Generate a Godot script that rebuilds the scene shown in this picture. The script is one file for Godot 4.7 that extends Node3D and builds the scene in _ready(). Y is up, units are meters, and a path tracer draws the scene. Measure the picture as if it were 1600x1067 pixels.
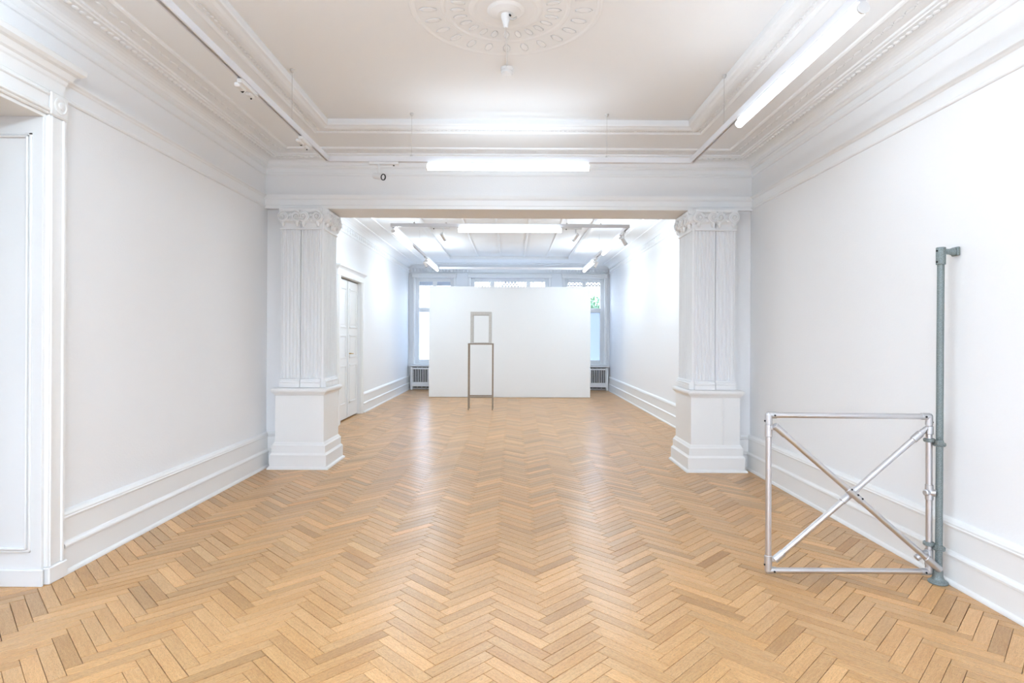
extends Node3D
# A long white gallery room with herringbone parquet. x right, y up, depth d runs along -z from the camera.

const XL := -2.83
const XR := 2.735
const FXL := -2.93
const FXR := 2.76
const CEIL := 3.6
const DB := 6.70      # face of the beam between the two rooms
const DB2 := 7.17     # its far face
const DF := 16.6      # window wall
const DN := -3.2      # wall behind the camera
const D0 := DN

var mats := {}
var used := {}

class Shape:
	var v := PackedVector3Array()
	var n := PackedVector3Array()
	var c := PackedColorArray()
	var t := PackedVector2Array()
	var xf := Transform3D.IDENTITY
	var tint := Color.WHITE
	func tri(a: Vector3, b: Vector3, d: Vector3, na: Vector3, nb: Vector3, nd: Vector3, ta := Vector2.ZERO, tb := Vector2.ZERO, td := Vector2.ZERO) -> void:
		a = xf * a; b = xf * b; d = xf * d
		na = (xf.basis * na).normalized(); nb = (xf.basis * nb).normalized(); nd = (xf.basis * nd).normalized()
		var face := (d - a).cross(b - a)
		if face.dot(na + nb + nd) < 0.0:
			var s := b; b = d; d = s
			var q := nb; nb = nd; nd = q
			var w := tb; tb = td; td = w
		v.append_array([a, b, d])
		n.append_array([na, nb, nd])
		c.append_array([tint, tint, tint])
		t.append_array([ta, tb, td])
	func quad(a: Vector3, b: Vector3, d: Vector3, e: Vector3, nn: Vector3) -> void:
		tri(a, b, d, nn, nn, nn)
		tri(a, d, e, nn, nn, nn)
	func quads(a: Vector3, b: Vector3, d: Vector3, e: Vector3, na: Vector3, nb: Vector3, nd: Vector3, ne: Vector3) -> void:
		tri(a, b, d, na, nb, nd)
		tri(a, d, e, na, nd, ne)
	# box with chamfered edges, centre m, size s
	func box(m: Vector3, s: Vector3, ch := 0.0) -> Shape:
		var h := s * 0.5
		ch = minf(ch, minf(h.x, minf(h.y, h.z)) * 0.9)
		var i := h - Vector3(ch, ch, ch)
		for ax in 3:
			var u := (ax + 1) % 3
			var w := (ax + 2) % 3
			for sg in [-1.0, 1.0]:
				var nn := Vector3.ZERO
				nn[ax] = sg
				var p := []
				for k in [[-1, -1], [1, -1], [1, 1], [-1, 1]]:
					var q := Vector3.ZERO
					q[ax] = sg * h[ax]; q[u] = k[0] * i[u]; q[w] = k[1] * i[w]
					p.append(m + q)
				quad(p[0], p[1], p[2], p[3], nn)
			if ch > 0.0:
				for s1 in [-1.0, 1.0]:
					for s2 in [-1.0, 1.0]:
						var a := Vector3.ZERO; var b := Vector3.ZERO
						a[u] = s1 * h[u]; a[w] = s2 * i[w]
						b[u] = s1 * i[u]; b[w] = s2 * h[w]
						var e := Vector3.ZERO; e[ax] = i[ax]
						var nn2 := Vector3.ZERO; nn2[u] = s1; nn2[w] = s2
						quad(m + a - e, m + a + e, m + b + e, m + b - e, nn2.normalized())
		if ch > 0.0:
			for sx in [-1.0, 1.0]:
				for sy in [-1.0, 1.0]:
					for sz in [-1.0, 1.0]:
						var q3 := Vector3(sx, sy, sz)
						var nn3 := q3.normalized()
						tri(m + q3 * Vector3(h.x, i.y, i.z), m + q3 * Vector3(i.x, h.y, i.z), m + q3 * Vector3(i.x, i.y, h.z), nn3, nn3, nn3)
		return self
	# box from depth coordinates
	func bd(x0: float, x1: float, y0: float, y1: float, d0: float, d1: float, ch := 0.0) -> Shape:
		return box(Vector3((x0 + x1) * 0.5, (y0 + y1) * 0.5, -(d0 + d1) * 0.5), Vector3(absf(x1 - x0), absf(y1 - y0), absf(d1 - d0)), ch)
	# round bar along a path of points
	func tube(pts: Array, r: float, seg := 14, caps := true, r1 := -1.0) -> Shape:
		if r1 < 0.0:
			r1 = r
		var dirs := []
		for k in pts.size():
			var a: Vector3 = pts[maxi(k - 1, 0)]
			var b: Vector3 = pts[mini(k + 1, pts.size() - 1)]
			dirs.append((b - a).normalized())
		var up := Vector3.UP if absf(dirs[0].y) < 0.9 else Vector3.RIGHT
		var rings := []
		var norms := []
		for k in pts.size():
			var dr: Vector3 = dirs[k]
			var e1 := up.cross(dr).normalized()
			var e2 := dr.cross(e1).normalized()
			up = e2
			var rr := lerpf(r, r1, float(k) / maxf(1, pts.size() - 1))
			var ring := []
			var nr := []
			for s in seg + 1:
				var an := TAU * s / seg
				var o := e1 * cos(an) + e2 * sin(an)
				nr.append(o); ring.append(pts[k] + o * rr)
			rings.append(ring); norms.append(nr)
		for k in pts.size() - 1:
			for s in seg:
				quads(rings[k][s], rings[k][s + 1], rings[k + 1][s + 1], rings[k + 1][s], norms[k][s], norms[k][s + 1], norms[k + 1][s + 1], norms[k + 1][s])
		if caps:
			for s in seg:
				tri(pts[0], rings[0][s], rings[0][s + 1], -dirs[0], -dirs[0], -dirs[0])
				var l := pts.size() - 1
				tri(pts[l], rings[l][s], rings[l][s + 1], dirs[l], dirs[l], dirs[l])
		return self
	# turned shape: profile of Vector2(radius, height) round axis
	func lathe(o: Vector3, axis: Vector3, prof: Array, seg := 20) -> Shape:
		axis = axis.normalized()
		var e1 := (Vector3.RIGHT if absf(axis.x) < 0.9 else Vector3.UP).cross(axis).normalized()
		var e2 := axis.cross(e1).normalized()
		for k in prof.size() - 1:
			var a: Vector2 = prof[k]
			var b: Vector2 = prof[k + 1]
			var sl := (b - a).normalized()
			var nn := Vector2(sl.y, -sl.x)
			for s in seg:
				var r0 := e1 * cos(TAU * s / seg) + e2 * sin(TAU * s / seg)
				var r1 := e1 * cos(TAU * (s + 1) / seg) + e2 * sin(TAU * (s + 1) / seg)
				var n0 := r0 * nn.x + axis * nn.y
				var n1 := r1 * nn.x + axis * nn.y
				if a.x > 0.0:
					tri(o + r0 * a.x + axis * a.y, o + r1 * a.x + axis * a.y, o + r1 * b.x + axis * b.y, n0, n1, n1)
				if b.x > 0.0:
					tri(o + r0 * a.x + axis * a.y, o + r1 * b.x + axis * b.y, o + r0 * b.x + axis * b.y, n0, n1, n0)
		return self
	# moulding swept round a rectangle; s = 1 inside a room, -1 round the outside of a block; profile (p, y) runs upwards
	func ring(x0: float, x1: float, d0: float, d1: float, prof: Array, s := 1.0, sides := "LRNF") -> Shape:
		for k in prof.size() - 1:
			var a: Vector2 = prof[k]
			var b: Vector2 = prof[k + 1]
			var nn := Vector2(b.y - a.y, -(b.x - a.x)).normalized()
			var ca := [Vector3(x0 + s * a.x, a.y, -(d0 + s * a.x)), Vector3(x1 - s * a.x, a.y, -(d0 + s * a.x)), Vector3(x1 - s * a.x, a.y, -(d1 - s * a.x)), Vector3(x0 + s * a.x, a.y, -(d1 - s * a.x))]
			var cb := [Vector3(x0 + s * b.x, b.y, -(d0 + s * b.x)), Vector3(x1 - s * b.x, b.y, -(d0 + s * b.x)), Vector3(x1 - s * b.x, b.y, -(d1 - s * b.x)), Vector3(x0 + s * b.x, b.y, -(d1 - s * b.x))]
			if "N" in sides: quad(ca[0], ca[1], cb[1], cb[0], Vector3(0, nn.y, -s * nn.x))
			if "R" in sides: quad(ca[1], ca[2], cb[2], cb[1], Vector3(-s * nn.x, nn.y, 0))
			if "F" in sides: quad(ca[2], ca[3], cb[3], cb[2], Vector3(0, nn.y, s * nn.x))
			if "L" in sides: quad(ca[3], ca[0], cb[0], cb[3], Vector3(s * nn.x, nn.y, 0))
		return self
	# straight moulding from a to b standing out from a wall towards inw
	func run(a: Vector3, b: Vector3, inw: Vector3, prof: Array) -> Shape:
		for k in prof.size() - 1:
			var p: Vector2 = prof[k]
			var q: Vector2 = prof[k + 1]
			var nn := inw * (q.y - p.y) - Vector3.UP * (q.x - p.x)
			var up := Vector3.UP * p.y + inw * p.x
			var uq := Vector3.UP * q.y + inw * q.x
			quad(a + up, b + up, b + uq, a + uq, nn.normalized())
		var poly := PackedVector2Array(prof)
		poly.append(Vector2(-0.001, prof[prof.size() - 1].y)); poly.append(Vector2(-0.001, prof[0].y))
		var ix := Geometry2D.triangulate_polygon(poly)
		var dr := (b - a).normalized()
		for e in [[a, -dr], [b, dr]]:
			for k in range(0, ix.size(), 3):
				var w := []
				for m in 3:
					w.append(e[0] + inw * poly[ix[k + m]].x + Vector3.UP * poly[ix[k + m]].y)
				tri(w[0], w[1], w[2], e[1], e[1], e[1])
		return self
	# low egg lying on a surface; o centre, up outward normal, along the long axis
	func egg(o: Vector3, up: Vector3, along: Vector3, a: float, b: float, h: float) -> Shape:
		var side := up.cross(along).normalized()
		var sg := 7
		for k in 2:
			for s in sg:
				var q := []
				for w in [[k, s], [k, s + 1], [k + 1, s + 1], [k + 1, s]]:
					var th: float = PI * 0.5 * w[0] / 2.0
					var ph: float = TAU * w[1] / sg
					var l := Vector3(cos(th) * cos(ph), cos(th) * sin(ph), sin(th))
					q.append([o + along * l.x * a + side * l.y * b + up * l.z * h, (along * l.x / a + side * l.y / b + up * l.z / h).normalized()])
				tri(q[0][0], q[1][0], q[2][0], q[0][1], q[1][1], q[2][1])
				if k == 0:
					tri(q[0][0], q[2][0], q[3][0], q[0][1], q[2][1], q[3][1])
		return self
	func mesh() -> ArrayMesh:
		var a := []
		a.resize(Mesh.ARRAY_MAX)
		a[Mesh.ARRAY_VERTEX] = v; a[Mesh.ARRAY_NORMAL] = n; a[Mesh.ARRAY_COLOR] = c; a[Mesh.ARRAY_TEX_UV] = t
		var m := ArrayMesh.new()
		m.add_surface_from_arrays(Mesh.PRIMITIVE_TRIANGLES, a)
		return m

func P(x: float, y: float, d: float) -> Vector3:
	return Vector3(x, y, -d)

func numbered(called: String) -> String:
	if not used.has(called):
		used[called] = 0
		return called
	used[called] += 1
	return "%s_%03d" % [called, used[called]]

func part(called: String, s: Shape, m: String, parent: Node3D) -> MeshInstance3D:
	var o := MeshInstance3D.new()
	o.name = called
	o.mesh = s.mesh()
	o.material_override = mats[m]
	parent.add_child(o, true)
	return o

func tag(o: Node3D, label: String, category: String, group := "", kind := "") -> Node3D:
	o.set_meta("label", label)
	o.set_meta("category", category)
	if group: o.set_meta("group", group)
	if kind: o.set_meta("kind", kind)
	return o

func thing(called: String, label: String, category: String, at := Vector3.ZERO, group := "") -> Node3D:
	var o := Node3D.new()
	o.name = numbered(called)
	add_child(o)
	o.position = at
	return tag(o, label, category, group)

func solo(called: String, s: Shape, m: String, label: String, category: String, group := "") -> Node3D:
	return tag(part(numbered(called), s, m, self), label, category, group)

func struct(called: String, s: Shape, m: String) -> MeshInstance3D:
	var o := part(called, s, m, self)
	o.set_meta("kind", "structure")
	return o

func struct_root(called: String) -> Node3D:
	var o := Node3D.new()
	o.name = called
	add_child(o)
	o.set_meta("kind", "structure")
	return o

func sh(at := Vector3.ZERO) -> Shape:
	var s := Shape.new()
	s.xf = Transform3D(Basis.IDENTITY, -at)   # world coordinates in, local to a thing placed at at
	return s

func mat(called: String, col: Color, rough: float, metal := 0.0, spec := 0.5) -> StandardMaterial3D:
	var m := StandardMaterial3D.new()
	m.resource_name = called
	m.albedo_color = col
	m.roughness = rough
	m.metallic = metal
	m.metallic_specular = spec
	mats[called] = m
	return m

func noise_tex(sd: int, freq: float, c0: Color, c1: Color, size := 512, oct := 4) -> NoiseTexture2D:
	var f := FastNoiseLite.new()
	f.seed = sd; f.frequency = freq; f.fractal_octaves = oct
	var tx := NoiseTexture2D.new()
	tx.width = size; tx.height = size; tx.seamless = true; tx.noise = f
	var g := Gradient.new()
	g.set_color(0, c0); g.set_color(1, c1)
	tx.color_ramp = g
	return tx

func bump_tex(sd: int, freq: float, size := 512) -> NoiseTexture2D:
	var f := FastNoiseLite.new()
	f.seed = sd; f.frequency = freq; f.fractal_octaves = 4
	var tx := NoiseTexture2D.new()
	tx.width = size; tx.height = size; tx.seamless = true; tx.noise = f
	return tx

func wood_texture() -> ImageTexture:
	var w := 1024
	var h := 512
	var im := Image.create(w, h, false, Image.FORMAT_RGB8)
	var f := FastNoiseLite.new(); f.seed = 11; f.frequency = 0.01; f.fractal_octaves = 4
	var g := FastNoiseLite.new(); g.seed = 5; g.frequency = 0.02; g.fractal_octaves = 3
	var p := FastNoiseLite.new(); p.seed = 23; p.frequency = 0.05; p.fractal_octaves = 2
	var dark := Color(0.78, 0.545, 0.325)
	var light := Color(0.965, 0.785, 0.555)
	for y in h:
		for x in w:
			var bend := 14.0 * f.get_noise_2d(x * 0.55, y * 0.9)
			var ringv := 0.5 + 0.5 * sin((y + bend) * 0.26 + 3.0 * g.get_noise_2d(x * 0.25, y * 0.8))
			var fine := g.get_noise_2d(x * 0.5, y * 14.0)
			var pore := p.get_noise_2d(x * 0.8, y * 10.0)
			var k := 0.62 + 0.13 * (ringv - 0.5) + 0.30 * fine + 0.14 * f.get_noise_2d(x * 0.3, y * 1.2)
			var cc := dark.lerp(light, clampf(k, 0.0, 1.0))
			if pore > 0.30:
				cc = cc.darkened(minf(0.22, (pore - 0.30) * 1.0))
			im.set_pixel(x, y, cc)
	im.generate_mipmaps()
	return ImageTexture.create_from_image(im)

func materials() -> void:
	var wall := mat("wall_paint", Color(0.958, 0.958, 0.96), 0.75, 0.0, 0.35)
	wall.uv1_triplanar = true; wall.uv1_world_triplanar = true; wall.uv1_scale = Vector3(1.5, 1.5, 1.5)
	wall.heightmap_enabled = true; wall.heightmap_texture = bump_tex(3, 0.06); wall.heightmap_scale = 0.05
	mat("trim_paint", Color(0.95, 0.947, 0.94), 0.38, 0.0, 0.5)
	mat("stucco", Color(0.958, 0.960, 0.962), 0.6, 0.0, 0.4)
	mat("ceiling_paint", Color(0.960, 0.962, 0.965), 0.85, 0.0, 0.3)
	mat("door_paint", Color(0.945, 0.945, 0.94), 0.35)
	mat("track_metal", Color(0.90, 0.90, 0.915), 0.35)
	mat("white_plastic", Color(0.92, 0.92, 0.92), 0.4)
	mat("black_plastic", Color(0.03, 0.03, 0.03), 0.4)
	mat("dark_metal", Color(0.05, 0.05, 0.055), 0.5)
	mat("steel_wire", Color(0.80, 0.79, 0.78), 0.5, 0.0)
	mat("brass", Color(0.80, 0.68, 0.42), 0.3, 1.0)
	mat("board_paint", Color(0.95, 0.95, 0.945), 0.8, 0.0, 0.3)
	mat("subfloor", Color(0.16, 0.10, 0.06), 0.9)
	var wood := mat("oak", Color(1, 1, 1), 0.28, 0.0, 0.5)
	wood.albedo_texture = wood_texture()
	wood.vertex_color_use_as_albedo = true
	mat("aluminium", Color(0.815, 0.81, 0.818), 0.35, 0.95)
	var fit := mat("cast_aluminium", Color(0.80, 0.80, 0.808), 0.42, 0.9)
	fit.uv1_triplanar = true; fit.uv1_scale = Vector3(8, 8, 8)
	fit.heightmap_enabled = true; fit.heightmap_texture = bump_tex(9, 0.05); fit.heightmap_scale = 0.02
	var galv := mat("galvanised", Color(1, 1, 1), 0.5, 0.4)
	galv.uv1_triplanar = true; galv.uv1_scale = Vector3(5, 5, 5)
	galv.albedo_texture = noise_tex(13, 0.06, Color(0.36, 0.40, 0.40), Color(0.66, 0.70, 0.70), 512, 3)
	var stone := mat("pale_stone", Color(1, 1, 1), 0.7)
	stone.uv1_triplanar = true; stone.uv1_scale = Vector3(4, 4, 4)
	stone.albedo_texture = noise_tex(17, 0.03, Color(0.66, 0.64, 0.62), Color(0.92, 0.91, 0.89))
	var raw := mat("raw_steel", Color(0.66, 0.60, 0.53), 0.45, 0.4)
	raw.uv1_triplanar = true; raw.uv1_scale = Vector3(4, 4, 4)
	raw.albedo_texture = noise_tex(19, 0.03, Color(0.75, 0.72, 0.7), Color(1, 1, 1))
	var glass := mat("glass", Color(1, 1, 1, 0.05), 0.03)
	glass.transparency = BaseMaterial3D.TRANSPARENCY_ALPHA
	var film := mat("window_film", Color(0.80, 0.87, 0.95), 0.6)
	film.backlight_enabled = true; film.backlight = Color(0.9, 0.95, 1.0)
	var film2 := mat("blue_film", Color(0.66, 0.69, 0.73), 0.6)
	film2.backlight_enabled = true; film2.backlight = Color(0.47, 0.50, 0.54)
	mat("blind_cloth", Color(0.80, 0.83, 0.88), 0.8)
	mat("lead", Color(0.28, 0.31, 0.36), 0.5, 0.3)
	var lit := mat("lit_diffuser", Color(0.95, 0.95, 0.95), 0.5)
	lit.emission_enabled = true; lit.emission = Color(0.97, 0.985, 1.0); lit.emission_energy_multiplier = 3.0
	mat("bark", Color(0.25, 0.2, 0.16), 0.9)
	var leaf := mat("leaves", Color(0.30, 0.42, 0.32), 0.7)
	leaf.backlight_enabled = true; leaf.backlight = Color(0.3, 0.4, 0.25)
	mat("paving", Color(0.55, 0.55, 0.54), 0.9)
	mat("radiator_enamel", Color(0.22, 0.22, 0.215), 0.6)

func area(called: String, at: Vector3, toward: Vector3, along: Vector3, sx: float, sy: float, energy: float, parent: Node3D) -> void:
	var l := AreaLight3D.new()
	l.name = called
	var z := -toward.normalized()
	var x := along.normalized()
	l.basis = Basis(x, z.cross(x).normalized(), z)
	l.position = at
	l.area_size = Vector2(sx, sy)
	l.light_energy = energy
	l.light_color = TUBE_COLOR
	l.area_range = 40.0
	l.area_attenuation = 2.0
	l.shadow_enabled = true
	parent.add_child(l, true)

const TUBE_COLOR := Color(0.845, 0.93, 1.0)
const TUBE_E := 0.82

func _ready() -> void:
	# ---------- camera, sky, exposure ----------
	var cam := Camera3D.new()
	cam.name = "camera"
	cam.position = Vector3(0, 1.5, 0)
	cam.rotation = Vector3(0, 0, 0.005)
	var near := 0.05
	cam.set_frustum(near * 1067.0 / 915.0, Vector2(0, -near * 7.5 / 915.0), near, 200.0)
	cam.current = true
	add_child(cam)
	var we := WorldEnvironment.new()
	we.name = "environment"
	var env := Environment.new()
	env.background_mode = Environment.BG_SKY
	var sky := Sky.new()
	var pm := ProceduralSkyMaterial.new()
	pm.sky_top_color = Color(0.78, 0.86, 0.97)
	pm.sky_horizon_color = Color(0.90, 0.94, 1.0)
	pm.ground_bottom_color = Color(0.55, 0.56, 0.58)
	pm.ground_horizon_color = Color(0.85, 0.89, 0.94)
	pm.sky_energy_multiplier = 2.05
	pm.ground_energy_multiplier = 1.0
	sky.sky_material = pm
	env.sky = sky
	env.tonemap_mode = Environment.TONE_MAPPER_LINEAR
	env.tonemap_exposure = 2.45
	env.sdfgi_enabled = true
	env.ssao_enabled = true
	env.ssil_enabled = true
	we.environment = env
	add_child(we)
	materials()
	shell()
	parquet()
	mouldings()
	near_doorway()
	far_door()
	windows()
	pier(false)
	pier(true)
	exhibition_wall()
	pipe_gate()
	stand_and_frame()
	radiators()
	light_tracks()
	ceiling_fittings()
	outside()

func shell() -> void:
	# walls have thickness; openings are real
	var s := sh()
	s.bd(XL - 0.45, XL, -0.1, CEIL, 3.51, DB2 - 0.0)
	s.bd(XL - 0.45, XL, 2.82, CEIL, 1.95, 3.51)
	s.bd(XL - 0.45, XL, -0.1, CEIL, DN, 1.95)
	s.bd(FXL - 0.35, FXL, -0.1, CEIL, DB2, 9.88)
	s.bd(FXL - 0.35, FXL, 2.52, CEIL, 9.88, 11.27)
	s.bd(FXL - 0.35, FXL, -0.1, CEIL, 11.27, DF + 0.4)
	struct("wall_left", s, "wall_paint")
	s = sh()
	s.bd(XR, XR + 0.35, -0.1, CEIL, DN, DB2)
	s.bd(FXR, FXR + 0.325, -0.1, CEIL, DB2 + 0.0, DF + 0.4)
	struct("wall_right", s, "wall_paint")
	# beam between the rooms
	s = sh()
	s.bd(XL, XR, 2.95, CEIL, DB, DB2)
	struct("wall_middle", s, "wall_paint")
	# wall behind the camera with two tall windows, unseen and added for more daylight
	s = sh()
	var xs := [XL, -2.3, -0.4, 0.4, 2.3, XR]
	for k in 5:
		if k % 2 == 0:
			s.bd(xs[k], xs[k + 1], -0.1, CEIL, DN - 0.4, DN)
		else:
			s.bd(xs[k], xs[k + 1], -0.1, 0.5, DN - 0.4, DN)
			s.bd(xs[k], xs[k + 1], 3.25, CEIL, DN - 0.4, DN)
	struct("wall_front", s, "wall_paint")
	# window wall
	s = sh()
	var wx := [FXL, -2.78, -1.64, -1.20, 1.06, 1.46, 2.64, FXR]
	for k in 7:
		if k % 2 == 0:
			s.bd(wx[k], wx[k + 1], -0.1, CEIL, DF, DF + 0.4)
		else:
			s.bd(wx[k], wx[k + 1], -0.1, 0.70, DF, DF + 0.4)
			s.bd(wx[k], wx[k + 1], 3.16, CEIL, DF, DF + 0.4)
	struct("wall_back", s, "wall_paint")
	s = sh()
	s.bd(-6.6, 3.3, CEIL, CEIL + 0.2, DN - 0.5, DF + 0.6)
	struct("ceiling", s, "ceiling_paint")
	# the room beyond the doorway on the left
	s = sh()
	s.bd(-6.3, XL - 0.45, -0.1, CEIL, 5.6, 5.9)
	s.bd(-6.3, XL - 0.45, -0.1, CEIL, -1.3, -1.0)
	s.bd(-6.6, -6.3, -0.1, CEIL, -1.3, 1.6)
	s.bd(-6.6, -6.3, -0.1, 0.8, 1.6, 3.0)
	s.bd(-6.6, -6.3, 2.6, CEIL, 1.6, 3.0)
	s.bd(-6.6, -6.3, -0.1, CEIL, 3.0, 5.9)
	struct("wall_side", s, "wall_paint")

func parquet() -> void:
	var base := sh()
	base.bd(-6.6, 3.3, -0.14, -0.012, DN - 0.5, DF + 0.6)
	var fl := struct("floor", base, "subfloor")
	var L := 0.379
	var W := 0.0674
	var rng := RandomNumberGenerator.new()
	rng.seed = 77
	var r2 := sqrt(0.5)
	var ox := -0.121 - L * r2
	var od := fposmod(2.796 - L * r2, 2.0 * W * r2)
	var list := []
	for i in range(-18, 12):
		for k in range(-60, 270):
			for ty in 2:
				var a := i * L + k * W
				var b := i * L - k * W
				var ca: float
				var cb: float
				if ty == 0:
					ca = a + L * 0.5; cb = b + W * 0.5
				else:
					ca = a + L + W * 0.5; cb = b + L * 0.5
				var x := (ca + cb) * r2 + ox
				var d := (ca - cb) * r2 + od
				if d < DN - 0.1 or d > DF + 0.15:
					continue
				var lo := XL - 0.2 if d < DB2 else FXL - 0.2
				if d > 1.8 and d < 3.7:
					lo = XL - 0.5
				if x < lo or x > 2.95:
					continue
				var seen := d > 2.35 and absf(x) < 0.89 * d + 0.2
				list.append([d * d + x * x + (0.0 if seen else 1000.0), x, d, ty])
	list.sort_custom(func(p, q): return p[0] < q[0])
	var rest := sh()
	var variants := []
	for k in 36:
		variants.append(block_mesh(block(sh(), rng, L, W)))
	for j in list.size():
		var e = list[j]
		var ang := PI * 0.25 if e[3] == 0 else -PI * 0.25   # the block's length runs right and away, or right and near
		if rng.randf() < 0.5:
			ang += PI
		var bs := Basis(Vector3.UP, ang) * Basis(Vector3(1, 0, 0), rng.randfn(0.0, 0.0022)) * Basis(Vector3(0, 0, 1), rng.randfn(0.0, 0.0006))
		var tr := Transform3D(bs, P(e[1], rng.randf_range(-0.0004, 0.0002), e[2]))
		if j < 300:
			var o := MeshInstance3D.new()
			o.name = "parquet_block"
			o.mesh = variants[rng.randi() % variants.size()]
			o.material_override = mats["oak"]
			o.transform = tr
			fl.add_child(o, true)
		else:
			rest.xf = tr
			block(rest, rng, L, W)
	var ro := part("parquet_field", rest, "oak", fl)
	ro.set_meta("kind", "stuff")
	# plain boards in the side room
	var sd := sh()
	sd.bd(-6.3, XL - 0.46, -0.012, 0.0, -1.0, 5.6)
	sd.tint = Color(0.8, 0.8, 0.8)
	part("side_room_boards", sd, "oak", fl)

func block_mesh(s: Shape) -> ArrayMesh:
	return s.mesh()

func block(s: Shape, rng: RandomNumberGenerator, L: float, W: float) -> Shape:
	var br := clampf(rng.randfn(0.785, 0.07), 0.60, 1.0)
	var warm := rng.randfn(0.0, 0.03)
	if rng.randf() < 0.06:
		br = minf(1.0, br + 0.16); warm -= 0.05
	if rng.randf() < 0.06:
		br *= 0.90; warm += 0.07
	s.tint = Color(br, clampf(br * (0.985 - warm * 0.8), 0, 1), clampf(br * (0.96 - warm * 2.2), 0, 1))
	var gap := 0.0008 + (0.0011 if rng.randf() < 0.15 else 0.0) + absf(rng.randfn(0.0, 0.0003))
	var hx := L * 0.5 - gap
	var hz := W * 0.5 - gap
	var bv := 0.0013
	var u0 := rng.randf()
	var v0 := rng.randf()
	var us := 0.37
	var vs := 0.15
	var q := func(x: float, z: float) -> Vector2: return Vector2(u0 + us * x / L, v0 + vs * z / W)
	var tops := [Vector3(-hx + bv, 0, -hz + bv), Vector3(hx - bv, 0, -hz + bv), Vector3(hx - bv, 0, hz - bv), Vector3(-hx + bv, 0, hz - bv)]
	var outs := [Vector3(-hx, -0.0011, -hz), Vector3(hx, -0.0011, -hz), Vector3(hx, -0.0011, hz), Vector3(-hx, -0.0011, hz)]
	var up := Vector3.UP
	s.tri(tops[0], tops[1], tops[2], up, up, up, q.call(tops[0].x, tops[0].z), q.call(tops[1].x, tops[1].z), q.call(tops[2].x, tops[2].z))
	s.tri(tops[0], tops[2], tops[3], up, up, up, q.call(tops[0].x, tops[0].z), q.call(tops[2].x, tops[2].z), q.call(tops[3].x, tops[3].z))
	var dirs := [Vector3(0, 0, -1), Vector3(1, 0, 0), Vector3(0, 0, 1), Vector3(-1, 0, 0)]
	for k in 4:
		var m := (k + 1) % 4
		var nn: Vector3 = (dirs[k] + up).normalized()
		var a: Vector3 = tops[k]; var b: Vector3 = tops[m]; var c: Vector3 = outs[m]; var d: Vector3 = outs[k]
		s.tri(a, b, c, nn, nn, nn, q.call(a.x, a.z), q.call(b.x, b.z), q.call(c.x, c.z))
		s.tri(a, c, d, nn, nn, nn, q.call(a.x, a.z), q.call(c.x, c.z), q.call(d.x, d.z))
		var dn := Vector3(0, -0.011, 0)
		s.tri(d, c, c + dn, dirs[k], dirs[k], dirs[k], q.call(d.x, d.z), q.call(c.x, c.z), q.call(c.x, c.z))
		s.tri(d, c + dn, d + dn, dirs[k], dirs[k], dirs[k], q.call(d.x, d.z), q.call(c.x, c.z), q.call(d.x, d.z))
	return s

func vv(a: Array) -> Array:
	var o := []
	for k in range(0, a.size(), 2):
		o.append(Vector2(a[k], a[k + 1]))
	return o

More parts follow.
